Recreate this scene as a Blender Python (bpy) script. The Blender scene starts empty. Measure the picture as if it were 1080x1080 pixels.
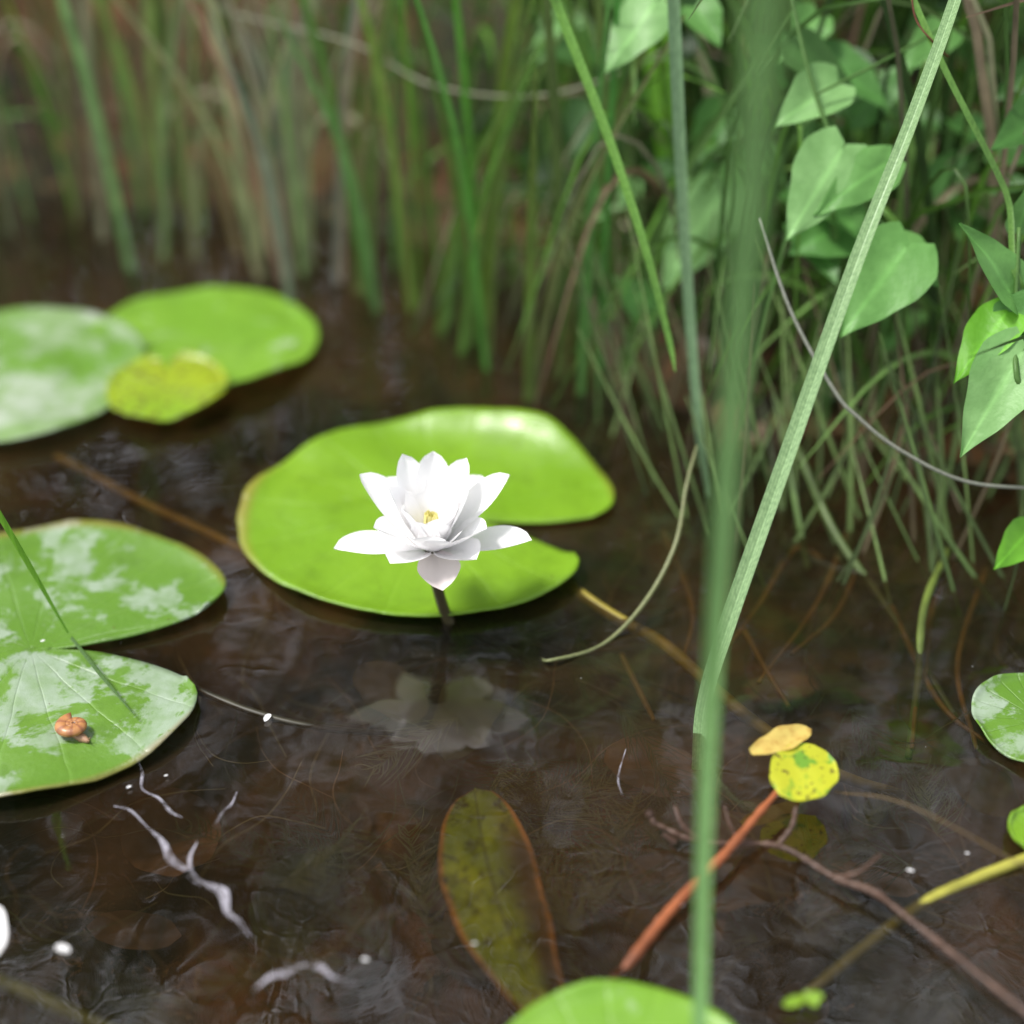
import bpy, math, random
from mathutils import Vector, noise
random.seed(11)
R=random.random
def U(a,b): return a+(b-a)*random.random()
scene=bpy.context.scene
# ------------------------------------------------------------------ camera
TH=math.radians(36); F0=540/math.tan(math.radians(19)); C=Vector((0,0,0.475))
FW=Vector((0,math.cos(TH),-math.sin(TH))); UP=Vector((0,math.sin(TH),math.cos(TH))); RT=Vector((1,0,0))
def ray(px,py): return FW+RT*((px-540)/F0)-UP*((py-540)/F0)
def P(px,py,z=0.0):
    r=ray(px,py); return C+r*((z-C.z)/r.z)
def D(px,py,d): return C+ray(px,py)*d
cam=bpy.data.cameras.new("camera"); camo=bpy.data.objects.new("camera",cam); scene.collection.objects.link(camo)
camo.location=C; camo.rotation_euler=(math.radians(90)-TH,0,0)
cam.sensor_width=36; cam.lens=18/math.tan(math.radians(19)); cam.clip_start=0.01; cam.clip_end=500
cam.dof.use_dof=True; cam.dof.focus_distance=0.675; cam.dof.aperture_fstop=2.2
scene.camera=camo
scene.view_settings.view_transform='Standard'; scene.view_settings.look='None'; scene.view_settings.exposure=0
# ------------------------------------------------------------------ light
w=bpy.data.worlds.new("World"); scene.world=w; w.use_nodes=True
nt=w.node_tree; bg=nt.nodes['Background']
sky=nt.nodes.new('ShaderNodeTexSky'); sky.sky_type='NISHITA'; sky.sun_disc=False
SE,SA=math.radians(60),math.radians(-84)   # azimuth from +Y towards +X
sky.sun_elevation=SE; sky.sun_rotation=SA
hs=nt.nodes.new('ShaderNodeHueSaturation'); hs.inputs['Saturation'].default_value=0.22; hs.inputs['Value'].default_value=1.75
nt.links.new(sky.outputs[0],hs.inputs['Color']); nt.links.new(hs.outputs[0],bg.inputs[0]); bg.inputs[1].default_value=0.15
sl=bpy.data.lights.new("sun",'SUN'); sl.energy=5.0; sl.angle=math.radians(12); sl.color=(1,.97,.92)
so=bpy.data.objects.new("sun",sl); scene.collection.objects.link(so)
sd=Vector((math.sin(SA)*math.cos(SE),math.cos(SA)*math.cos(SE),math.sin(SE)))
so.rotation_euler=(-sd).to_track_quat('-Z','Y').to_euler(); so.location=sd*5
# ------------------------------------------------------------------ node helpers
class M:
    def __init__(s,name):
        s.m=bpy.data.materials.new(name); s.m.use_nodes=True; s.t=s.m.node_tree; s.t.nodes.clear()
        s.out=s.n('ShaderNodeOutputMaterial')
    def n(s,ty,**k):
        nd=s.t.nodes.new(ty)
        for a,b in k.items():
            if hasattr(nd,a): setattr(nd,a,b)
        return nd
    def l(s,a,b): s.t.links.new(a,b)
    def setin(s,inp,v):
        if isinstance(v,bpy.types.NodeSocket): s.l(v,inp)
        elif isinstance(v,(tuple,list)) and len(v)==3 and inp.type=='RGBA': inp.default_value=(*v,1)
        else: inp.default_value=v
    def coord(s,kind='Object',scale=None):
        c=s.n('ShaderNodeTexCoord').outputs[kind]
        if scale:
            mp=s.n('ShaderNodeMapping'); s.l(c,mp.inputs[0]); mp.inputs['Scale'].default_value=scale; c=mp.outputs[0]
        return c
    def noise(s,vec,scale,detail=4,rough=.55,dist=0):
        nd=s.n('ShaderNodeTexNoise'); s.l(vec,nd.inputs['Vector']); nd.inputs['Scale'].default_value=scale
        nd.inputs['Detail'].default_value=detail; nd.inputs['Roughness'].default_value=rough; nd.inputs['Distortion'].default_value=dist
        return nd.outputs['Fac']
    def ramp(s,f,a,b):
        nd=s.n('ShaderNodeMapRange'); s.l(f,nd.inputs[0]); nd.inputs[1].default_value=a; nd.inputs[2].default_value=b; return nd.outputs[0]
    def mix(s,f,a,b,blend='MIX'):
        nd=s.n('ShaderNodeMix'); nd.data_type='RGBA'; nd.blend_type=blend
        s.setin(nd.inputs[0],f); s.setin(nd.inputs[6],a); s.setin(nd.inputs[7],b); return nd.outputs[2]
    def math(s,op,a,b=0.0):
        nd=s.n('ShaderNodeMath'); nd.operation=op; s.setin(nd.inputs[0],a); s.setin(nd.inputs[1],b); return nd.outputs[0]
    def bump(s,h,strength=.3,dist=.002):
        nd=s.n('ShaderNodeBump'); s.l(h,nd.inputs['Height']); nd.inputs['Strength'].default_value=strength; nd.inputs['Distance'].default_value=dist; return nd.outputs[0]
    def pbr(s,col,rough=.5,nrm=None,spec=.5,coat=0,trans=0.0,tcol=None):
        p=s.n('ShaderNodeBsdfPrincipled'); s.setin(p.inputs['Base Color'],col); s.setin(p.inputs['Roughness'],rough)
        p.inputs['Specular IOR Level'].default_value=spec; s.setin(p.inputs['Coat Weight'],coat); p.inputs['Coat Roughness'].default_value=.15
        if nrm: s.l(nrm,p.inputs['Normal'])
        o=p.outputs[0]
        if trans:
            tr=s.n('ShaderNodeBsdfTranslucent'); s.setin(tr.inputs[0],tcol if tcol is not None else col)
            mx=s.n('ShaderNodeMixShader'); mx.inputs[0].default_value=trans; s.l(o,mx.inputs[1]); s.l(tr.outputs[0],mx.inputs[2]); o=mx.outputs[0]
        s.l(o,s.out.inputs[0]); return s.m
def mat_vcol(name,rough=.45,trans=.3,spec=.4,var=.5):
    m=M(name); a=m.n('ShaderNodeAttribute'); a.attribute_name='col'
    n=m.noise(m.coord('Object'),60,3); f=m.ramp(n,.25,.75)
    c=m.mix(f,m.mix(1.0,a.outputs[0],(1-var,1-var,1-var),'MULTIPLY'),a.outputs[0])
    return m.pbr(c,rough,None,spec,0,trans)
# ------------------------------------------------------------------ mesh builder
class MB:
    def __init__(s): s.v=[];s.f=[];s.c=[];s.mi=[];s.m=0
    def add(s,v,c): s.v.append(tuple(v)); s.c.append((*c,1)); return len(s.v)-1
    def face(s,*i): s.f.append(i); s.mi.append(s.m)
    def obj(s,name,mats,parent=None,smooth=True,origin=None):
        me=bpy.data.meshes.new(name)
        o0=Vector(origin) if origin is not None else Vector((0,0,0))
        me.from_pydata([tuple(Vector(v)-o0) for v in s.v],[],s.f)
        at=me.color_attributes.new('col','FLOAT_COLOR','POINT')
        flat=[x for c in s.c for x in c]; at.data.foreach_set('color',flat)
        if not isinstance(mats,list): mats=[mats]
        for k in mats: me.materials.append(k)
        me.polygons.foreach_set('material_index',s.mi)
        me.polygons.foreach_set('use_smooth',[smooth]*len(me.polygons)); me.update()
        o=bpy.data.objects.new(name,me); scene.collection.objects.link(o); o.location=o0
        if parent: 
            o.parent=parent; o.location=o0-parent.location
        return o
def spline(pts,n):
    pts=[Vector(p) for p in pts]
    if len(pts)==2: return [pts[0].lerp(pts[1],i/n) for i in range(n+1)]
    q=[2*pts[0]-pts[1]]+pts+[2*pts[-1]-pts[-2]]; out=[]; S=len(pts)-1
    for i in range(n+1):
        t=i/n*S; k=min(int(t),S-1); u=t-k; a,b,c,d=q[k:k+4]
        out.append(.5*((2*b)+(c-a)*u+(2*a-5*b+4*c-d)*u*u+(3*b-a-3*c+d)*u**3))
    return out
def lin(l,t):
    if not isinstance(l,(list,tuple)): return l
    x=t*(len(l)-1); k=min(int(x),len(l)-2); return l[k]+(l[k+1]-l[k])*(x-k)
def ribbon(mb,pts,wd,col,n=10,nh=None,fold=.25,tipcol=None):
    ps=spline(pts,n); prev=None; nh=Vector(nh) if nh is not None else Vector((0,-.7,.4))
    for i,p in enumerate(ps):
        t=(ps[min(i+1,n)]-ps[max(i-1,0)]).normalized()
        s=t.cross(nh)
        if s.length<1e-4: s=Vector((1,0,0))
        s.normalize(); nn=s.cross(t).normalized()
        w=lin(wd,i/n)/2; c=col if tipcol is None else tuple(col[k]*(1-i/n)+tipcol[k]*i/n for k in range(3))
        cur=[mb.add(p-s*w,c),mb.add(p-nn*w*fold*2,c),mb.add(p+s*w,c)]
        if prev: mb.face(prev[0],prev[1],cur[1],cur[0]); mb.face(prev[1],prev[2],cur[2],cur[1])
        prev=cur
def tube(mb,pts,rd,col,n=14,k=8,jit=0,cap=True):
    ps=spline(pts,n); prev=None; ref=Vector((.3,.2,1)).normalized(); first=None
    for i,p in enumerate(ps):
        t=(ps[min(i+1,n)]-ps[max(i-1,0)]).normalized(); a=t.cross(ref)
        if a.length<1e-3: a=t.cross(Vector((1,0,0)))
        a.normalize(); b=t.cross(a); r=lin(rd,i/n)*(1+jit*(R()-.5))
        cur=[mb.add(p+(a*math.cos(j*2*math.pi/k)+b*math.sin(j*2*math.pi/k))*r,col) for j in range(k)]
        if prev:
            for j in range(k): mb.face(prev[j],prev[(j+1)%k],cur[(j+1)%k],cur[j])
        else: first=cur
        prev=cur
    if cap: mb.face(*first[::-1]); mb.face(*prev)
def leaf(mb,base,tip,width,col,nh=(0,-.45,.9),cup=.15,curl=.1,shape='heart',n=12,k=6,serr=.03,tipcol=None):
    base,tip=Vector(base),Vector(tip); ax=tip-base; L=ax.length; t=ax.normalized(); nh=Vector(nh)
    s=t.cross(nh).normalized(); nn=s.cross(t).normalized(); prev=None; ph=U(0,6)
    for i in range(n+1):
        u=i/n
        if shape=='heart': wv=(u/.2)**.45 if u<.2 else ((1-u)/.8)**.9*(1+.16*math.sin(math.pi*(u-.2)/.8))
        elif shape=='oval': wv=math.sqrt(max(0,1-(2*u-1)**2))
        elif shape=='petal': wv=math.sin(math.pi*(.12+.88*u)**1.4)**.60 if u<1 else 0
        wv=max(wv,.02)*(1+serr*math.sin(u*17+ph))
        c=tuple(x for x in col)
        if tipcol: c=tuple(col[q]*(1-u)+tipcol[q]*u for q in range(3))
        cur=[]
        for j in range(-k,k+1):
            v=j/k; x=v*wv*width/2
            lobe=-(abs(v)**1.3)*.24*L*max(0,1-u*2.6)*(1 if u>0 else .35) if shape=='heart' else 0
            z=cup*width*(abs(v)**1.6)*wv - curl*L*u*u + .014*L*math.sin(9*u+3*v+ph)*(1 if shape=='heart' else .6)
            cc=c
            if shape=='heart' and j==0: cc=tuple(q*1.35 for q in c)
            cur.append(mb.add(base+t*(u*L+lobe)+s*x+nn*z,cc))
        if prev:
            for j in range(2*k): mb.face(prev[j],prev[j+1],cur[j+1],cur[j])
        prev=cur
# ------------------------------------------------------------------ ground / pond bed
def sm(a,b,x):
    t=max(0,min(1,(x-a)/(b-a))); return t*t*(3-2*t)
def bank(x):
    return 1.04-.33*sm(-.12,.18,x)+.02*math.sin(x*14)+.015*math.sin(x*31+1)
def gh(x,y):
    b=bank(x); d=y-b
    h=-.085+.095*sm(-.16,.03,d)+.20*sm(0,.8,d)+.25*sm(.8,3,d)+.5*sm(3,25,d)
    h+=.2*sm(-.25,-1.2,y) + .10*sm(-.12,-.3,y)
    nz=noise.noise(Vector((x*7,y*7,0)))*.018+noise.noise(Vector((x*23,y*23,3)))*.009
    return h+nz
def axis(c0,c1,st,far):
    a=[c0+i*st for i in range(int((c1-c0)/st)+1)]; s=st; lo=a[0]; hi=a[-1]; L=[];H=[]
    while hi<far: s*=1.3; hi+=s; lo-=s; H.append(hi); L.append(lo)
    return L[::-1]+a+H
xs=axis(-1,1,.02,60); ys=axis(-.2,2.2,.02,60)
mb=MB()
for y in ys:
    for x in xs: mb.add((x,y,gh(x,y)),(.1,.1,.1))
nx=len(xs)
for j in range(len(ys)-1):
    for i in range(nx-1): a=j*nx+i; mb.face(a,a+1,a+nx+1,a+nx)
m=M('mud'); co=m.coord('Object')
n1=m.noise(co,4.5,6,.6,.6); n2=m.noise(co,22,7,.68,1.2); n3=m.noise(co,120,5,.65,.6)
c=m.mix(m.ramp(n1,.41,.60),(.011,.011,.006),(.12,.056,.020))
c=m.mix(m.ramp(n2,.47,.63),c,(.020,.028,.009))
c=m.mix(m.ramp(m.noise(co,48,6,.7,1.5),.56,.68),c,(.15,.085,.034))
c=m.mix(m.math('MULTIPLY',m.ramp(n3,.58,.78),.7),c,(.16,.11,.055))
mud=m.pbr(c,.8,m.bump(n2,.8,.01),.2)
mb.obj('ground',mud)
# ------------------------------------------------------------------ water
m=M('pond_water'); co=m.coord('Object')
r1=m.noise(co,6,2,.5,.6); r2=m.noise(co,34,2,.5,.3)
h=m.math('ADD',m.math('MULTIPLY',r1,.8),m.math('MULTIPLY',r2,.14))
bp=m.bump(h,.23,.012)
tr=m.n('ShaderNodeBsdfTransparent'); tr.inputs[0].default_value=(.88,.77,.61,1)
df=m.n('ShaderNodeBsdfDiffuse'); m.setin(df.inputs[0],m.mix(m.ramp(m.noise(co,5,5,.6,1.5),.4,.62),(.035,.030,.017),(.10,.056,.025)))
murk=m.n('ShaderNodeMixShader'); m.l(m.ramp(m.noise(co,3,4),.2,2.0),murk.inputs[0]); m.l(tr.outputs[0],murk.inputs[1]); m.l(df.outputs[0],murk.inputs[2])
gl=m.n('ShaderNodeBsdfGlossy'); gl.inputs['Roughness'].default_value=.0; m.l(bp,gl.inputs['Normal'])
fr=m.n('ShaderNodeFresnel'); fr.inputs['IOR'].default_value=2.05; m.l(bp,fr.inputs['Normal'])
mx=m.n('ShaderNodeMixShader'); m.l(fr.outputs[0],mx.inputs[0]); m.l(murk.outputs[0],mx.inputs[1]); m.l(gl.outputs[0],mx.inputs[2]); m.l(mx.outputs[0],m.out.inputs[0])
mb=MB()
X=[-60,-3,-1,1,3,60]; Y=[-60,-1,0,1,2.5,60]
for y in Y:
    for x in X: mb.add((x,y,0),(0,0,0))
for j in range(5):
    for i in range(5): a=j*6+i; mb.face(a,a+1,a+7,a+6)
mb.obj('water',m.m)
# ------------------------------------------------------------------ lily pads
def padmat(name,ga,gb,sky_glare,glare_lo,glare_hi,vein=.25,fs=28,brown=.74,fa=.8,rim=.096,coat=.5):
    m=M(name); co=m.coord('Object')
    sx=m.n('ShaderNodeSeparateXYZ'); m.l(co,sx.inputs[0])
    ang=m.math('ARCTAN2',sx.outputs[1],sx.outputs[0])
    wob=m.math('MULTIPLY',m.noise(co,14,3),1.6)
    sv=m.math('ABSOLUTE',m.math('SINE',m.math('ADD',m.math('MULTIPLY',ang,9.0),wob)))
    vv=m.math('POWER',m.math('SUBTRACT',1.0,sv),9.0)
    n1=m.noise(co,11,5,.6); n2=m.noise(co,fs,10,.70,.25); n3=m.noise(co,230,3); n4=m.noise(co,45,4,.6)
    rad=m.math('SQRT',m.math('ADD',m.math('MULTIPLY',sx.outputs[0],sx.outputs[0]),m.math('MULTIPLY',sx.outputs[1],sx.outputs[1])))
    c=m.mix(m.ramp(n1,.3,.7),ga,gb)
    c=m.mix(m.math('MULTIPLY',m.ramp(n4,.48,.72),.6),c,tuple(x*.68 for x in ga))
    c=m.mix(m.math('MULTIPLY',vv,vein),c,tuple(min(1,x*1.5+.03) for x in gb))
    fm=m.ramp(n2,glare_lo,glare_hi)
    c=m.mix(m.math('MULTIPLY',fm,m.math('MULTIPLY',m.ramp(m.noise(co,70,5),.1,.6),fa)),c,sky_glare)  # noise patches mix painted sky glare into the green
    c=m.mix(m.math('MULTIPLY',m.ramp(n3,brown-.03,brown),.8),c,(.09,.06,.02))
    c=m.mix(m.math('MULTIPLY',m.ramp(rad,rim,rim+.005),m.math('MULTIPLY',n1,1.0)),c,(.32,.18,.05))
    bm=m.bump(m.math('ADD',m.math('MULTIPLY',vv,-.25),m.math('ADD',n2,m.math('MULTIPLY',n3,.25))),.6,.002)
    rg=m.math('ADD',.22,m.math('MULTIPLY',m.noise(co,60,4),.25))
    return m.pbr(c,rg,bm,.6,m.math('ADD',.12,m.math('MULTIPLY',fm,coat)),.22,c)
def pad(name,px,py,r,notch,gap,mat,apex=.25,tilt=(0,0),rimlift=.004,squash=1,z=.004,seed=0,lobe=.18,lift=None,NA=110,NR=26,wob=.02):
    c0=P(px,py,z); mb=MB(); no=math.radians(notch); g=math.radians(gap)/2; prev=None
    for i in range(NR+1):
        u=i/NR; gg=g*max(0,(u-apex)/(1-apex))**.75 if u>apex else 0; cur=[]
        for j in range(NA+1):
            a=no+gg+(2*math.pi-2*gg)*j/NA
            e=min(j,NA-j)/NA
            rr=r*(1-lobe*math.exp(-e/.018)*u**3)
            rr*=1+wob*noise.noise(Vector((math.cos(a)*1.5,math.sin(a)*1.5,seed)))*2+.008*noise.noise(Vector((math.cos(a)*9,math.sin(a)*9,seed)))
            x=math.cos(a)*rr*u; y=math.sin(a)*rr*u*squash
            zz=.0026*noise.noise(Vector((x*26,y*26,seed)))+rimlift*max(0,(u-.86)/.14)**2*(.5+noise.noise(Vector((math.cos(a)*2,math.sin(a)*2,seed+5))))
            zz+=tilt[0]*x+tilt[1]*y
            if lift: 
                for (la,lw,lh) in lift:
                    da=(a-math.radians(la)+math.pi)%(2*math.pi)-math.pi
                    zz+=lh*math.exp(-(da/math.radians(lw))**2)*max(0,(u-.6)/.4)**2
            cur.append(mb.add(c0+Vector((x,y,zz)),(1,1,1)))
        if prev:
            for j in range(NA): mb.face(prev[j],cur[j],cur[j+1],prev[j+1])
        prev=cur
    o=mb.obj(name,mat,origin=c0)
    md=o.modifiers.new('thick','SOLIDIFY'); md.thickness=.0009; md.offset=-1
    return o
sky_glare=(.50,.56,.44)  # pale tone for the sky glare painted onto the pads
m_pad=padmat('pad_bright',(.15,.31,.012),(.22,.40,.022),sky_glare,.62,.68,.08,16)
m_padf=padmat('pad_glare',(.10,.225,.022),(.15,.29,.035),(.36,.45,.34),.490,.535,.12,20,fa=.9,rim=.095)
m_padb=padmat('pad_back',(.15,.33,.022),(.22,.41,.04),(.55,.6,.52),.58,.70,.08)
m_padw=padmat('pad_wet_glare',(.12,.27,.03),(.18,.34,.05),(.50,.55,.48),.44,.58,.08,14)
m_pady=padmat('pad_yellow',(.36,.42,.015),(.20,.38,.02),sky_glare,.8,.9,.1,brown=.60)
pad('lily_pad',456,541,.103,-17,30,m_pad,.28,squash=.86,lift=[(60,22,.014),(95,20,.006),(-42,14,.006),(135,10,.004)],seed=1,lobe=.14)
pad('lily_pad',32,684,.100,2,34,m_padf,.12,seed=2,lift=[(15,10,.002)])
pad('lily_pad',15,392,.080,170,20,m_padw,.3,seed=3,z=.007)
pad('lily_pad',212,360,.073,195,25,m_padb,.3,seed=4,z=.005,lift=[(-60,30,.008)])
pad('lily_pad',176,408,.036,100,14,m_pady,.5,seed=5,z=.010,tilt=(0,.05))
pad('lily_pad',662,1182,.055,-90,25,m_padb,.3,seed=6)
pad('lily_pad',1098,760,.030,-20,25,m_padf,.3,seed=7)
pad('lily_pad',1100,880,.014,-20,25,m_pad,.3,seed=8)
# ------------------------------------------------------------------ white water lily
fb=P(468,655,0); FC=fb+Vector((-.004,-.004,.049))
root=bpy.data.objects.new('white_water_lily',None); scene.collection.objects.link(root); root.location=FC
m=M('petal'); co=m.coord('Object'); a=m.n('ShaderNodeAttribute'); a.attribute_name='col'
m_petal=m.pbr(a.outputs[0],.5,m.bump(m.noise(co,300,2),.1,.0005),.3,0,.22,a.outputs[0])
def petal(mb,az,el,L,W,col=(.97,.96,.96),r0=.005,tip=None,cup=.24,curl=-.08):
    az=math.radians(az+U(-3,3)); el=math.radians(el+U(-2,2))
    h=Vector((math.cos(az),math.sin(az),0)); d=h*math.cos(el)+Vector((0,0,1))*math.sin(el)
    nh=-h*math.sin(el)+Vector((0,0,1))*math.cos(el)
    b=FC+h*r0; leaf(mb,b,b+d*L,W*1.06,col,nh=nh,cup=cup,curl=curl+U(-.03,.03),shape='petal',n=16,k=5,serr=.01,tipcol=tip)
mb=MB()
for az,el,L,W in [(188,2,.041,.0175),(-8,6,.043,.018),(55,18,.040,.019),(125,18,.040,.019)]:
    petal(mb,az,el,L,W)
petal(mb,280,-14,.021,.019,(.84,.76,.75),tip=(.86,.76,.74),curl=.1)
petal(mb,232,14,.024,.020,(.95,.93,.94)); petal(mb,318,14,.026,.020,(.95,.93,.94))
for az,el,L,W in [(154,36,.045,.0185),(22,36,.047,.0185),(200,34,.031,.019),(338,34,.031,.019),(88,48,.043,.0185),(250,42,.026,.020),(292,42,.026,.020)]:
    petal(mb,az,el,L,W,r0=.004)
for az,el,L,W in [(124,54,.044,.0165),(56,54,.043,.0165),(90,66,.044,.016),(165,58,.035,.017),(12,58,.036,.017),(205,62,.028,.018),(335,62,.028,.018),(235,64,.025,.018),(305,64,.025,.018),(270,62,.024,.018)]:
    petal(mb,az,el,L,W,r0=.0035)
for az,el,L,W in [(110,74,.034,.012),(65,74,.033,.012),(150,74,.029,.013),(25,74,.029,.013),(200,74,.024,.013),(340,74,.024,.013),(240,74,.021,.013),(300,74,.021,.013),(270,76,.019,.012)]:
    petal(mb,az,el,L,W,r0=.0035,cup=.1,curl=.12)
mb.obj('petals',m_petal,root)
mb=MB()
for i in range(50):
    a_=R()*6.283; rr=.001+.002*R(); b=FC+Vector((math.cos(a_)*rr,math.sin(a_)*rr,.004)); o_=Vector((math.cos(a_)*.15,math.sin(a_)*.15,1))
    ribbon(mb,[b,b+o_*.007,b+Vector((0,0,.0135))+o_*.002],[.0014,.0016,.0008],(.96,.90,.42),4,nh=(math.cos(a_),math.sin(a_),0))
m_st=mat_vcol('stamen',.6,.2,var=.1); mb.obj('stamens',m_st,root)
mb=MB(); tube(mb,[FC+Vector((0,0,-.001)),FC+Vector((.001,0,-.02)),fb+Vector((.003,.0,-.002)),P(500,690,-.02),P(575,712,-.05),P(600,720,-.085)],[.0045,.0028,.003,.0035,.004,.004],(.07,.06,.025))
m_stem=mat_vcol('stalk',.4,.0,var=.4); mb.obj('flower_stalk',m_stem,root)
# ------------------------------------------------------------------ sticks / stems
m_wood=mat_vcol('stem_bark',.5,.0,var=.6)
def stick(name,pts,rd,col,mat=None,n=30,jit=.15,extra=None):
    mb=MB(); tube(mb,pts,rd,col,n,8,jit)
    if extra:
        for e in extra: tube(mb,e[0],e[1],col,14,7,jit)
    return mb.obj(name,mat or m_wood)
stick('lily_stem',[P(60,482,-.004),P(90,497,-.003),P(150,530,-.004),P(210,558,-.003),P(280,592,-.004),P(340,618,-.006),P(480,640,-.03)],[.0020,.0024,.0023,.0022],(.42,.27,.045))
stick('lily_stem',[P(560,600,-.02),P(605,622,-.004),P(650,652,-.003),P(700,680,-.004),P(755,728,-.004),P(800,765,-.005),P(880,815,-.010),P(950,838,-.03)],[.0028,.0033,.0032,.0025],(.36,.29,.045))
stick('lily_stem',[P(840,1060,-.03),P(880,1025,-.012),P(960,962,-.003),P(1020,930,.000),P(1110,895,.004)],[.0022,.0024,.0022,.0022],(.40,.38,.06))
stick('lily_stem',[P(-40,1020,-.004),P(40,1052,-.004),P(130,1095,-.010)],[.0026,.0028,.0026],(.26,.30,.06))
stick('red_stalk',[P(640,1040,-.012),P(660,1020,-.001),P(700,968,.004),P(735,930,.007),P(765,900,.010),P(800,858,.014),P(838,815,.018)],[.0018,.0022,.0022,.0020,.0017,.0012],(.36,.105,.035),jit=.35,n=50)
tw=[P(690,868,.008),P(740,888,.005),P(820,892,.006),P(880,925,.006),P(920,940,.007),P(950,962,.005),P(1010,1010,.004),P(1110,1090,.003)]
stick('twig',tw,[.001,.0012,.0014,.0014,.0013,.0011],(.11,.06,.04),jit=.8,n=110,extra=[([P(740,888,.005),P(720,870,.010),P(712,850,.014)],[.0012,.0008]),([P(690,868,.008),P(684,855,.012)],[.0012,.0016]),([P(820,892,.006),P(835,872,.012),P(840,850,.018)],[.0012,.0008]),([P(700,880,.006),P(712,888,.003)],[.001,.001]),([P(880,925,.006),P(905,920,.012),P(930,900,.014)],[.0009,.0006]),([P(780,890,.006),P(770,870,.012),P(764,850,.016)],[.0009,.0006])])
stick('twig',[P(200,725,-.002),P(270,752,-.001),P(340,768,-.002),P(430,775,-.012)],[.0020,.0016,.0013],(.035,.03,.015))
for pts in ([(868,590),(838,580),(800,640),(762,690)],[(895,560),(860,640),(800,720)],[(785,665),(810,710),(832,745)],[(905,600),(880,650),(835,690)],[(655,690),(680,740),(690,760)],[(985,600),(970,700),(962,790)],[(1010,560),(985,640),(975,720)],[(700,560),(730,640),(720,700)],[(940,640),(990,740),(1050,790)],[(1040,600),(1010,700),(1030,790)]):
    stick('rhizome_root',[P(x,y,-.010) for x,y in pts],[.0015,.0015,.001],(.26,.15,.04))
stick('water_plant_stem',[P(1000,580,.0),P(975,640,.004),P(968,720,-.006),P(958,800,-.02)],[.0018,.002,.0018],(.13,.18,.03))
stick('water_plant_stem',[P(840,470,.03),P(880,560,.01),P(935,640,-.008),P(1010,760,-.02)],[.0018,.002,.0016],(.10,.15,.04))
mb=MB()
for i in range(50):
    p=P(U(420,620),U(650,730),-.016); q=p+Vector((U(-.05,.09),U(-.03,.03),-U(0,.03))); tube(mb,[p,p.lerp(q,.5)+Vector((0,U(-.01,.01),.004)),q],[.0012,.0018,.0008],(U(.01,.05),.035,.014),8,5)
mb.obj('submerged_roots',m_wood)
# ------------------------------------------------------------------ submerged weed
mb=MB()
cent=[(600,790),(640,850),(560,860),(700,800),(330,900),(300,960),(870,900),(760,1000),(900,760),(380,1000),(960,1040),(520,780),(850,980),(450,950),(640,960),(170,1040),(1000,880),(610,830),(660,820),(580,910),(690,880),(620,760)]
for (cx,cy) in cent:
    for q in range(3):
        zb=U(-.045,-.010); c0=P(cx+U(-40,40),cy+U(-35,35),zb); a0=R()*6.28; L=U(.03,.07)
        ax=Vector((math.cos(a0),math.sin(a0),0)); pp=Vector((-ax.y,ax.x,0)); bend=U(-.02,.02)
        cc=random.choice([(.035,.05,.012),(.06,.08,.02),(.04,.04,.018),(.10,.115,.04)])
        N_=30
        for k in range(N_):
            t=k/N_; b=c0+ax*L*t+pp*bend*t*t
            for sgn in (-1,1):
                l=.022*(1-t*.6)*U(.4,1.3); e=b+ax*l*U(.5,1.4)+pp*sgn*l*U(.3,.9)+Vector((0,0,U(-.006,.006)))
                ribbon(mb,[b,b.lerp(e,.5)+pp*sgn*U(-.001,.003),e],[.0006,.0005,.0003],cc,4,nh=(0,0,1))
for i in range(380):
    p=Vector((U(-.3,.35),U(.36,.72),U(-.05,-.004))); a=R()*6.28; l=U(.03,.1); q=p
    pts=[p]
    for k in range(4): a+=U(-.8,.8); q=q+Vector((math.cos(a),math.sin(a),0))*l*.25; pts.append(q)
    cc=random.choice([(.06,.07,.02),(.16,.14,.06),(.03,.035,.012),(.13,.08,.035)])
    ribbon(mb,pts,[.0004,.0007,.0004],cc,14,nh=(0,0,1))
m_weed=mat_vcol('weed',.6,0,var=.3); mb.obj('submerged_pondweed',m_weed)
m_dead=mat_vcol('dead_leaf',.55,0,var=.75)
def one_leaf(name,b,t,w_,col,mat,**k):
    mb=MB(); leaf(mb,b,t,w_,col,**k); return mb.obj(name,mat)
mb=MB()
for (bx,by,tx,ty,w_,z,col) in [(900,585,990,610,.030,-.008,(.08,.07,.025)),(850,890,700,930,.05,-.025,(.12,.07,.03)),(690,900,730,1010,.045,-.03,(.11,.065,.03)),(640,790,740,830,.035,-.02,(.15,.085,.04)),(1010,800,1060,860,.03,-.02,(.09,.07,.025)),(230,860,130,900,.05,-.04,(.16,.08,.03)),(330,900,290,1010,.035,-.03,(.05,.08,.02)),(385,700,440,760,.03,-.012,(.10,.07,.03)),(520,690,470,800,.03,-.015,(.07,.07,.02))]:
    leaf(mb,P(bx,by,z),P(tx,ty,z),w_,col,nh=(.1,0,1),cup=.05,curl=.02,shape='oval',serr=.05,n=24)
for i in range(130):
    p=Vector((U(-.35,.4),U(.3,.95),0)); p.z=gh(p.x,p.y)+.006; a=R()*6.28; l=U(.02,.05); k=U(.3,1.1)
    col=random.choice([(.16,.085,.035),(.10,.06,.025),(.06,.075,.02),(.19,.12,.06)]); col=tuple(c*k for c in col)
    leaf(mb,p,p+Vector((math.cos(a)*l,math.sin(a)*l,U(-.006,.012))),l*U(.3,.6),col,nh=(U(-.3,.3),U(-.3,.3),1),cup=.1,curl=U(-.1,.1),shape='oval',n=8,k=3)
mb.obj('dead_leaves',m_dead)
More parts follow.
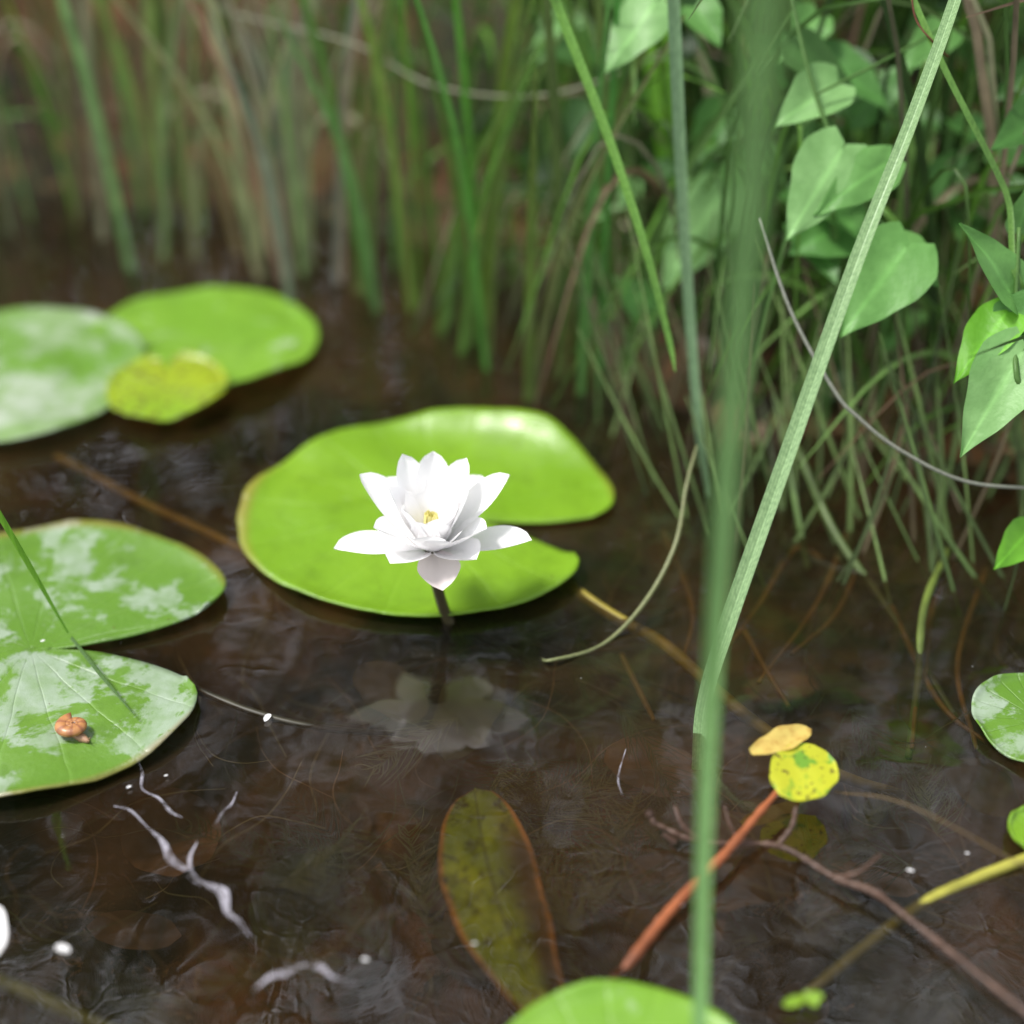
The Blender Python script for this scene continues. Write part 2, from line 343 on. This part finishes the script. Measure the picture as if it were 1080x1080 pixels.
# big submerged oblong leaf
m=M('submerged_leaf'); co=m.coord('Object'); a=m.n('ShaderNodeAttribute'); a.attribute_name='col'
n=m.noise(co,40,6,.6,.5)
c=m.mix(m.ramp(n,.48,.68),a.outputs[0],m.mix(1.0,a.outputs[0],(1.9,1.7,1.4),'MULTIPLY')); c=m.mix(m.ramp(m.noise(co,150,5,.7),.50,.68),c,(.05,.045,.012))
m_sub=m.pbr(c,.4,m.bump(n,.4,.002),.4)
def mixc(a,b,f): return tuple(a[i]*(1-f)+b[i]*f for i in range(3))
mb=MB(); b0=P(500,832,-.0015); t0=P(592,1092,-.010); ax=t0-b0; L=ax.length; t=ax.normalized(); s=-t.cross(Vector((0,0,1))).normalized()
prev=None; N=40;K=14
for i in range(N+1):
    u=i/N; wv=max(.01,(math.sin(math.pi*u**.72)**.62 if u<1 else 0)); cur=[]
    for j in range(-K,K+1):
        v=j/K; e=abs(v)
        col=mixc((.21,.30,.022),(.10,.065,.028),sm(.1,.75,v)*sm(.02,.3,u))
        col=mixc(col,(.42,.19,.045),sm(.84,.95,e)*(1 if v<0 else 1-.6*u))
        if e<.06: col=mixc(col,(.08,.09,.02),.7)
        cur.append(mb.add(b0+t*u*L+s*(v*wv*.0208*(1+.02*math.sin(u*25))-.006*math.sin(u*3.14))+Vector((0,0,-.0006*(1-e)-.012*sm(.1,1,v)*u+.0008*math.sin(u*22+v*3))),col))
    if prev:
        for j in range(2*K): mb.face(prev[j],prev[j+1],cur[j+1],cur[j])
    prev=cur
mb.obj('submerged_lily_leaf',m_sub)
m=M('yellow_leaf'); co=m.coord('Object'); a=m.n('ShaderNodeAttribute'); a.attribute_name='col'
c=m.mix(m.ramp(m.noise(co,110,5,.6),.52,.60),a.outputs[0],(.16,.34,.03)); c=m.mix(m.ramp(m.noise(co,420,2),.62,.66),c,(.10,.07,.02))
m_yel=m.pbr(c,.45,m.bump(m.noise(co,200,3),.4,.001),.4,0,.3,c)
one_leaf('fallen_leaf',P(822,838,.018),P(872,792,.021),.027,(.50,.52,.03),m_yel,shape='oval',cup=.06,curl=.02,nh=(.1,-.1,1),k=8,n=20,serr=.04)
m=M('dry_leaf'); cdl=m.mix(m.ramp(m.noise(m.coord(),240,4),.4,.7),(.60,.46,.12),(.46,.27,.06))
one_leaf('fallen_leaf',P(792,794,.022),P(856,768,.024),.0115,(.66,.50,.11),m.pbr(cdl,.5,m.bump(m.noise(m.coord(),300,3),.4,.001),.4,0,.25,cdl),shape='petal',cup=.12,curl=.02,nh=(0,-.2,1),k=5,n=20,serr=.06)
m_white=M('white_bit').pbr((.80,.79,.79),.5,None,.4,0,.3,(.85,.84,.84))
mb=MB()
for (x,y,s_) in [(282,757,.0038),(66,1001,.0036),(136,830,.0014),(385,1012,.0014),(960,918,.0016),(720,955,.0010),(45,676,.0013),(1020,900,.0010),(500,995,.0012),(175,818,.0010)]:
    c0=P(x,y,.0015 if y!=676 else .008); a=U(0,3.1); d=Vector((math.cos(a),math.sin(a)*.7,0))*s_; leaf(mb,c0-d,c0+d,s_*U(.6,1.2),(1,1,1),nh=(0,0,1),cup=.2,curl=0,shape='oval',n=8,k=3)
for i in range(60):
    p=Vector((U(-.3,.35),U(.33,.75),.0012)); s_=U(.0002,.0005); leaf(mb,p,p+Vector((s_,s_*U(-1,1),0)),s_,(1,1,1),nh=(0,0,1),n=2,k=1,shape='oval')
mb.obj('floating_debris',m_white)
one_leaf('fallen_petal',P(-36,945,.004),P(-4,1003,.003),.018,(.9,.9,.9),m_white,shape='petal',nh=(0,0,1),cup=.15)
mb=MB()
for q in ([(825,1060),(850,1052)],[(862,1062),(848,1045)],[(850,1052),(868,1050)]):
    leaf(mb,P(*q[0],.004),P(*q[1],.006),.004,(.35,.6,.04),shape='oval',n=8,k=3)
mb.obj('duckweed',mat_vcol('duckweed',.4,.3))
m=M('sky_reflection'); p=m.n('ShaderNodeBsdfPrincipled'); p.inputs['Base Color'].default_value=(.46,.44,.50,1); p.inputs['Roughness'].default_value=.2  # pale ribbons on the surface paint rippled reflections of the sky
m.l(m.math('MULTIPLY',m.ramp(m.noise(m.coord(),110,5,.7),.36,.66),.85),p.inputs['Alpha']); m.l(p.outputs[0],m.out.inputs[0]); m_skyrefl=m.m
mb=MB()
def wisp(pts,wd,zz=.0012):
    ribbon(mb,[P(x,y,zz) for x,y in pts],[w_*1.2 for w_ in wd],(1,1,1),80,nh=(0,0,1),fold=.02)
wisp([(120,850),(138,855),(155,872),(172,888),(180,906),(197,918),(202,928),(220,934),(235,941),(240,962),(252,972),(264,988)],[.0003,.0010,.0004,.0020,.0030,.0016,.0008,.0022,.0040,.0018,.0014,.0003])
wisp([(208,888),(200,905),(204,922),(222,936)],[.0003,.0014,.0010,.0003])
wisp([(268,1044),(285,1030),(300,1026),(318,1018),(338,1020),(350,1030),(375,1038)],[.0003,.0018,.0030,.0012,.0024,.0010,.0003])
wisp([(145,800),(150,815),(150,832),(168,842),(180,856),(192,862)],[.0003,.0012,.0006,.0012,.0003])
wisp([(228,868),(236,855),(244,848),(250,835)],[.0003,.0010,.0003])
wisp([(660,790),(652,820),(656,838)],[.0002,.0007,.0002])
mb.obj('sky_reflection_streaks',m_skyrefl)
# ------------------------------------------------------------------ snail
sc=P(78,766,.008); sroot=bpy.data.objects.new('snail',None); scene.collection.objects.link(sroot); sroot.location=sc
m=M('shell'); a=m.n('ShaderNodeAttribute'); a.attribute_name='col'
m_shell=m.pbr(a.outputs[0],.4,m.bump(m.noise(m.coord(),600,3),.3,.0006),.4,.1)
mb=MB(); T=2.6; NS=80; prev=None
for i in range(NS+1):
    u=i/NS; an=-u*T*2*math.pi-.6; g=math.exp(1.9*(u-1)); rr=.0056*g; tr_=.0044*g
    cen=sc+Vector((math.cos(an)*rr,math.sin(an)*rr*.85,-.0004+.0026*(1-g))); rad_=Vector((math.cos(an),math.sin(an),0))
    band=max(0,math.sin(an*7))
    cur=[]
    for j in range(14):
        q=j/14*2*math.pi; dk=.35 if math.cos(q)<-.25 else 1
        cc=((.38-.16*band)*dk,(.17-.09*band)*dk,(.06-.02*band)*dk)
        cur.append(mb.add(cen+(rad_*math.cos(q)+Vector((0,0,1))*math.sin(q)*.65)*tr_,cc))
    if prev:
        for j in range(14): mb.face(prev[j],prev[(j+1)%14],cur[(j+1)%14],cur[j])
    prev=cur
mb.face(*prev)
mb.obj('shell',m_shell,sroot)
mb=MB(); tube(mb,[sc+Vector((-.003,.0,-.003)),sc+Vector((.004,-.004,-.0032)),sc+Vector((.0075,-.0065,-.003))],[.0012,.0022,.0008],(.34,.20,.12),10,8)
for s_ in (-1,1): tube(mb,[sc+Vector((.007,-.0065,-.0025)),sc+Vector((.0085,-.007+s_*.001,-.001))],[.0003,.0002],(.3,.17,.1),4,5)
mb.obj('body',m_shell,sroot)
# ------------------------------------------------------------------ hero grass blades
m=M('grass_hero'); co=m.coord('Object'); a=m.n('ShaderNodeAttribute'); a.attribute_name='col'
c=m.mix(m.ramp(m.noise(m.coord('Object',(160,160,6)),5,4),.35,.7),a.outputs[0],m.mix(1.0,a.outputs[0],(.6,.66,.6),'MULTIPLY'))
m_bl=m.pbr(c,.38,None,.5,.1,.45)
def blade(pts,wd,col,n=40,nh=None,fold=.2,tip=None,name='grass_blade'):
    mb=MB(); ribbon(mb,pts,wd,col,n,nh,fold,tip); return mb.obj(name,m_bl)
def blade3(pts,wd,col,n=60,nh=(0,-1,.3),name='grass_blade'):
    ps=spline(pts,n); mb=MB(); prev=None; nh=Vector(nh); K=6
    for i,p in enumerate(ps):
        t=(ps[min(i+1,n)]-ps[max(i-1,0)]).normalized(); s=t.cross(nh).normalized(); nn=s.cross(t).normalized(); w=lin(wd,i/n)/2; cur=[]
        for j in range(-K,K+1):
            v=j/K; k=1.25 if j==0 else (.82 if j%2 else 1.05)
            cur.append(mb.add(p+s*v*w-nn*w*.4*(1-abs(v)),tuple(q*k for q in col)))
        if prev:
            for j in range(2*K): mb.face(prev[j],prev[j+1],cur[j+1],cur[j])
        prev=cur
    return mb.obj(name,m_bl)
GR=(.26,.48,.17); LG=(.36,.55,.26)
blade3([P(735,1250,-.01),D(738,1085,.52),D(742,900,.51),D(752,700,.49),D(770,450,.435),D(792,200,.38),D(806,0,.34),D(812,-90,.32),D(812,-160,.31)],[.0050,.0054,.0058,.0064,.0070,.0074,.0075,.007,.004],GR,60,nh=(-.45,-1,.3))
blade3([P(736,812,-.01),D(742,745,.67),D(765,665,.66),D(830,480,.65),D(905,270,.65),D(960,130,.66),D(1007,0,.68),D(1040,-110,.70),D(1060,-200,.73)],[.006,.0072,.0080,.0076,.0070,.0064,.006,.005,.001],LG,70,nh=(-.5,-.6,.8))
blade([(.10,1.15,.12),(.02,1.0,.42),D(560,-90,.74),D(590,10,.74),D(640,140,.74),D(680,260,.74),D(706,360,.75),D(712,392,.75)],[.004,.005,.0050,.0050,.0046,.004,.003,.0005],(.20,.42,.07),60)
blade([D(757,580,.83),D(748,520,.82),D(736,440,.8),D(722,250,.78),D(713,60,.75),D(708,-60,.73)],[.0006,.003,.005,.0060,.0065,.006],(.26,.42,.22),40)
blade([(.05,.86,-.01),D(700,250,.9),D(690,100,.87),D(672,-40,.85)],[.005,.007,.008,.006],(.24,.56,.04))
blade([(.07,.90,-.01),D(712,200,.9),D(705,90,.87),D(700,-40,.85)],[.005,.007,.007,.006],(.22,.50,.04))
blade([(.5,.85,.0),D(1110,330,.72),D(1060,200,.71),D(1000,80,.70),D(960,-10,.70),D(940,-80,.70)],[.0025,.003,.003,.003,.002],(.20,.40,.08))
blade([D(-60,440,.62),D(-20,510,.66),D(30,595,.69),P(72,668,.010)],[.003,.0032,.0028,.001],(.20,.44,.04),30)
blade([P(75,672,.010),P(105,710,.0105),P(140,752,.0095)],[.0018,.0022,.0004],(.08,.17,.03),20)  # dark ribbon on the pad, painted in as the blade's shadow
def wire(pts,r,col,name='grass_stem'):
    mb=MB(); tube(mb,pts,r,col,50,6,.05); return mb.obj(name,m_bl)
wire([D(735,470,.76),D(724,512,.75),D(712,575,.74),D(680,635,.73),D(635,680,.72),P(582,696,.003),P(570,694,-.004)],[.0006,.0010,.0011,.0009,.0007],(.36,.38,.18))
wire([D(180,-30,.95),D(240,12,.95),D(370,45,.92),D(450,88,.90),D(540,102,.87),D(620,90,.85),D(720,45,.85)],[.0010,.001,.001,.001],(.36,.36,.24))
wire([D(800,230,.72),D(835,330,.72),D(880,412,.72),D(905,440,.72),D(950,475,.72),D(1020,508,.72),D(1110,516,.72)],[.0008,.001,.0009,.0009],(.42,.42,.36))
wire([D(960,-20,.70),D(966,20,.70),D(985,45,.70),D(1000,60,.72)],[.0004,.0005],(.25,.08,.05))
wire([P(1110,930,.02),P(960,850,.03),P(880,835,.01)],[.0003,.0003],(.3,.2,.1))
# ------------------------------------------------------------------ grass masses
m_grass=mat_vcol('grass',.5,.25,var=.5)
PAL=[(.09,.20,.02),(.13,.30,.035),(.18,.42,.045),(.05,.12,.02),(.25,.45,.11),(.14,.29,.07)]
TAN=[(.42,.33,.21),(.50,.43,.29),(.24,.14,.085),(.38,.38,.22),(.30,.19,.12)]
def tuft(mb,n,xr,yo,hr,wr,lean,ptan,droop=.3,pal=PAL,seg=8,fwd=.15):
    for i in range(n):
        x=U(*xr); y=bank(x)+U(*yo); z=max(gh(x,y),-.03)-.005; h=U(*hr); a=R()*6.283; l=U(0,lean)
        col=random.choice(TAN) if R()<ptan else random.choice(pal); k=U(.35,1.2); col=tuple(c*k for c in col)
        b=Vector((x,y,z)); d=Vector((math.cos(a),math.sin(a)*.8-fwd,0))*l
        p1=b+Vector((0,0,h*.4))+d*.15; p2=b+Vector((0,0,h*.8))+d*.55; p3=b+Vector((0,0,h*(1-droop*R())))+d*1.1
        w_=U(*wr); ribbon(mb,[b,p1,p2,p3],[w_*.8,w_,w_*.8,.0004],col,seg,nh=(math.cos(a)*.6,-.8,.3),fold=.2)
mb=MB()
tuft(mb,90,(-.85,.05),(-.02,.3),(.2,.4),(.003,.008),.2,.6)
tuft(mb,150,(-1.0,.3),(.3,.8),(.2,.4),(.005,.012),.2,.55)
for cx,cy,n_,pl in [(-.145,.94,16,[(.56,.58,.38),(.48,.50,.30)]),(-.27,.98,8,[(.34,.5,.18)]),(-.36,1.0,7,[(.25,.42,.13)]),(-.07,.92,9,[(.22,.42,.08),(.26,.46,.12)]),(-.035,.84,10,[(.20,.40,.07)]),(-.20,1.0,6,[(.34,.38,.18)]),(-.42,1.0,7,[(.4,.5,.25)]),(.03,.80,10,[(.16,.34,.07),(.24,.42,.1)])]:
    for i in range(n_):
        x=cx+random.gauss(0,.018); y=cy+random.gauss(0,.025); h=U(.18,.4); col=tuple(c*U(.6,1.1) for c in random.choice(pl)); w_=U(.003,.007); l=U(-.09,.09)
        ribbon(mb,[(x,y,-.02),(x+l*.3,y,h*.5),(x+l,y-.01,h)],[w_,w_,.001],col,8)
tuft(mb,380,(.0,.62),(.0,.3),(.15,.4),(.002,.006),.22,.15,fwd=-.1)
tuft(mb,240,(.0,.8),(.2,.6),(.2,.45),(.003,.008),.25,.12)
tuft(mb,220,(-1.3,1.3),(.7,1.4),(.3,.6),(.006,.014),.3,.45,seg=6)
mb.obj('grass',m_grass)
mb=MB()
for i in range(360):
    x=U(-.03,.6); y=bank(x)+U(.0,.16); b=Vector((x,y,.0)); f_=sm(.15,.35,x); h=U(.04,.20)*(1-.3*f_); dx=U(-.14,.12); dy=U(-.12,.05)+.04*f_
    col=random.choice(TAN if R()<.18 else PAL); k=U(.4,1.15); col=tuple(c*k for c in col)
    w_=U(.0012,.0042); ribbon(mb,[b,b+Vector((dx*.2,dy*.2,h*.8)),b+Vector((dx*.6,dy*.6,h)),b+Vector((dx*1.0,dy*1.0,h*U(.1,.6)))],[w_,w_,w_*.8,.0004],col,12)
for i in range(50):
    x=U(-.8,.0); y=bank(x)+U(-.03,.1); b=Vector((x,y,.0)); h=U(.06,.18); dx=U(-.15,.15); dy=U(-.05,.03)
    col=random.choice(TAN if R()<.6 else PAL); w_=U(.002,.006)
    ribbon(mb,[b,b+Vector((dx*.2,dy*.2,h*.8)),b+Vector((dx*.6,dy*.6,h)),b+Vector((dx,dy,h*U(.0,.5)))],[w_,w_,w_*.8,.0004],col,12)
for i in range(170):
    x=U(.05,.5); y=bank(x)+U(-.15,.0); b=Vector((x,y,-.012)); l=U(-.07,.07); h=U(.04,.16)
    col=random.choice([(.10,.16,.04),(.07,.11,.03),(.13,.10,.05),(.13,.22,.06),(.18,.28,.08)]); w_=U(.001,.0030)
    ribbon(mb,[b,b+Vector((l*.5,.03,h*.5)),b+Vector((l,.08,h))],[w_,w_,.0006],col,8)
mb.obj('overhanging_grass',m_grass)
mb=MB()
for i in range(140):
    x=U(-.8,.6); y=bank(x)+U(.0,.2); z=max(0,gh(x,y))+U(0,.02); a=R()*6.28; L=U(.03,.12)
    d=Vector((math.cos(a),math.sin(a),U(-.1,.5)))*L; p=Vector((x,y,z)); tube(mb,[p,p+d*.5+Vector((0,0,U(-.01,.015))),p+d],[.0012,.001,.0005],random.choice([(.13,.08,.04),(.10,.06,.04),(.2,.15,.09),(.08,.09,.03)]),8,5)
mb.obj('dead_grass_litter',m_wood)
# ------------------------------------------------------------------ broad leaved plants
m=M('broadleaf'); co=m.coord('Object'); a=m.n('ShaderNodeAttribute'); a.attribute_name='col'
n=m.noise(co,60,5,.6); c=m.mix(m.ramp(n,.3,.7),m.mix(1.0,a.outputs[0],(.65,.72,.62),'MULTIPLY'),a.outputs[0])
m_bro=m.pbr(c,.45,m.bump(m.noise(co,120,4),.5,.002),.35,.0,.35)
def plant(name,stem,leaves):
    mb=MB()
    for s_ in stem: tube(mb,s_[0],s_[1],(.12,.24,.06),20,7)
    for (bx,by,tx,ty,wpx,d,col) in leaves:
        b=D(bx,by,d); t=D(tx,ty,d-.01); leaf(mb,b,t,wpx/F0*d*1.15,col,nh=(U(-.4,.4),-.6+U(-.2,.2),.8),cup=U(-.05,.22),curl=U(.03,.25),shape='heart',n=28,k=6,serr=.03)
    return mb.obj(name,m_bro)
L1=(.17,.38,.10); L2=(.11,.28,.065); L3=(.27,.50,.18); L4=(.19,.50,.04)
plant('bittersweet_plant',[([(.30,.80,.0),D(965,300,.76),D(900,190,.75),D(860,100,.75),D(830,-20,.76)],[.0016,.0013,.001]),([D(900,190,.75),D(950,265,.74)],[.0008]*2),([D(860,100,.75),D(940,60,.75),D(1010,20,.76)],[.0008]*2)],
 [(888,158,833,248,70,.74,L3),(935,172,862,222,46,.74,L1),(955,262,888,352,80,.73,L1),(950,255,992,300,44,.74,L1),(880,90,818,128,56,.76,L3),(870,60,940,112,50,.80,L2),(890,240,835,262,64,.79,L2),(830,75,790,35,44,.82,L2),(900,120,965,60,48,.82,L2),(1000,30,950,70,40,.80,L1),(860,20,820,60,44,.8,L1),(1010,130,1060,170,44,.84,L2),(985,200,1030,150,40,.84,L2)])
plant('bittersweet_plant',[([(.36,.76,.0),D(1085,420,.70),D(1072,340,.70),D(1075,240,.70)],[.0016,.0013,.001])],
 [(1068,312,1021,232,54,.70,L1),(1078,372,1017,472,70,.69,L3),(1062,330,1006,400,50,.70,L4),(1066,345,1110,300,50,.70,L2),(1085,560,1050,600,38,.72,L4),(1075,330,1040,345,30,.72,L2),(1075,240,1090,190,40,.72,L1)])
plant('bittersweet_plant',[([(.10,.90,.0),D(770,240,.84),D(760,100,.82),D(700,-30,.80)],[.0016,.0013,.001])],
 [(692,2,637,76,56,.78,L3),(735,10,760,45,38,.8,L1),(760,205,700,300,70,.85,L3),(745,190,800,240,54,.86,L1),(660,190,620,230,44,.88,L1),(770,120,730,170,54,.86,L2),(600,20,560,60,44,.95,L1),(690,330,650,290,40,.86,L2),(790,160,830,190,40,.86,L1)])
mb=MB()
for i in range(420):
    x=U(.0,.75); y=bank(x)+U(.02,.5); z=max(0,gh(x,y))+U(.01,.22); p=Vector((x,y,z)); a=R()*6.283; l=U(.015,.045)
    k=U(.35,.95); col=tuple(c*k for c in random.choice([L1,L2,L2,(.06,.15,.04)]))
    leaf(mb,p,p+Vector((math.cos(a)*l,math.sin(a)*l-.01,U(-.02,.01))),l*.8,col,nh=(U(-.4,.4),-.5,.8),n=6,k=2,serr=0)
mb.obj('undergrowth_leaves',m_bro)
# ------------------------------------------------------------------ unseen trees added behind the bank to darken the water's reflection
m_tl=mat_vcol('unseen_tree_leaves',.6,0,var=.3)
mb=MB()
TX=[(-3.2,5.0),(-1.7,4.4),(-.3,4.6),(1.1,4.2),(2.6,5.0),(.4,5.8)]
for (tx,ty) in TX:
    H=U(6.0,7.0); g=gh(tx,ty); base=Vector((tx,ty,g-.1)); mb.m=0
    tube(mb,[base,base+Vector((U(-.1,.1),0,H*.4)),base+Vector((U(-.2,.2),0,H*.9))],[.14,.09,.03],(.09,.06,.04),10,9)
    for k in range(12):
        p=base+Vector((0,0,H*U(.2,.85))); a=R()*6.283; q=p+Vector((math.cos(a),math.sin(a),.7))*U(.5,1.0)
        tube(mb,[p,p.lerp(q,.5)+Vector((0,0,.08)),q],[.035,.02,.008],(.09,.06,.04),6,6)
    mb.m=1; cl=[(base+Vector((U(-1.2,1.2),U(-.8,.8),U(.5,H)))) for _ in range(34)]
    for c0 in cl:
        rr=U(.35,.6)
        for k in range(45):
            d=Vector((random.gauss(0,1),random.gauss(0,1),random.gauss(0,.8)))*rr*.6; p=c0+d; s_=U(.08,.14)
            a=Vector((random.gauss(0,1),random.gauss(0,1),random.gauss(0,1))).normalized(); b=a.orthogonal().normalized(); kk=U(.6,1.2)
            col=(.05*kk,.09*kk,.03*kk)
            i0=[mb.add(p-a*s_,col),mb.add(p+b*s_*.5,col),mb.add(p+a*s_,col),mb.add(p-b*s_*.5,col)]; mb.face(*i0)
mb.obj('unseen_trees',[m_wood,m_tl])
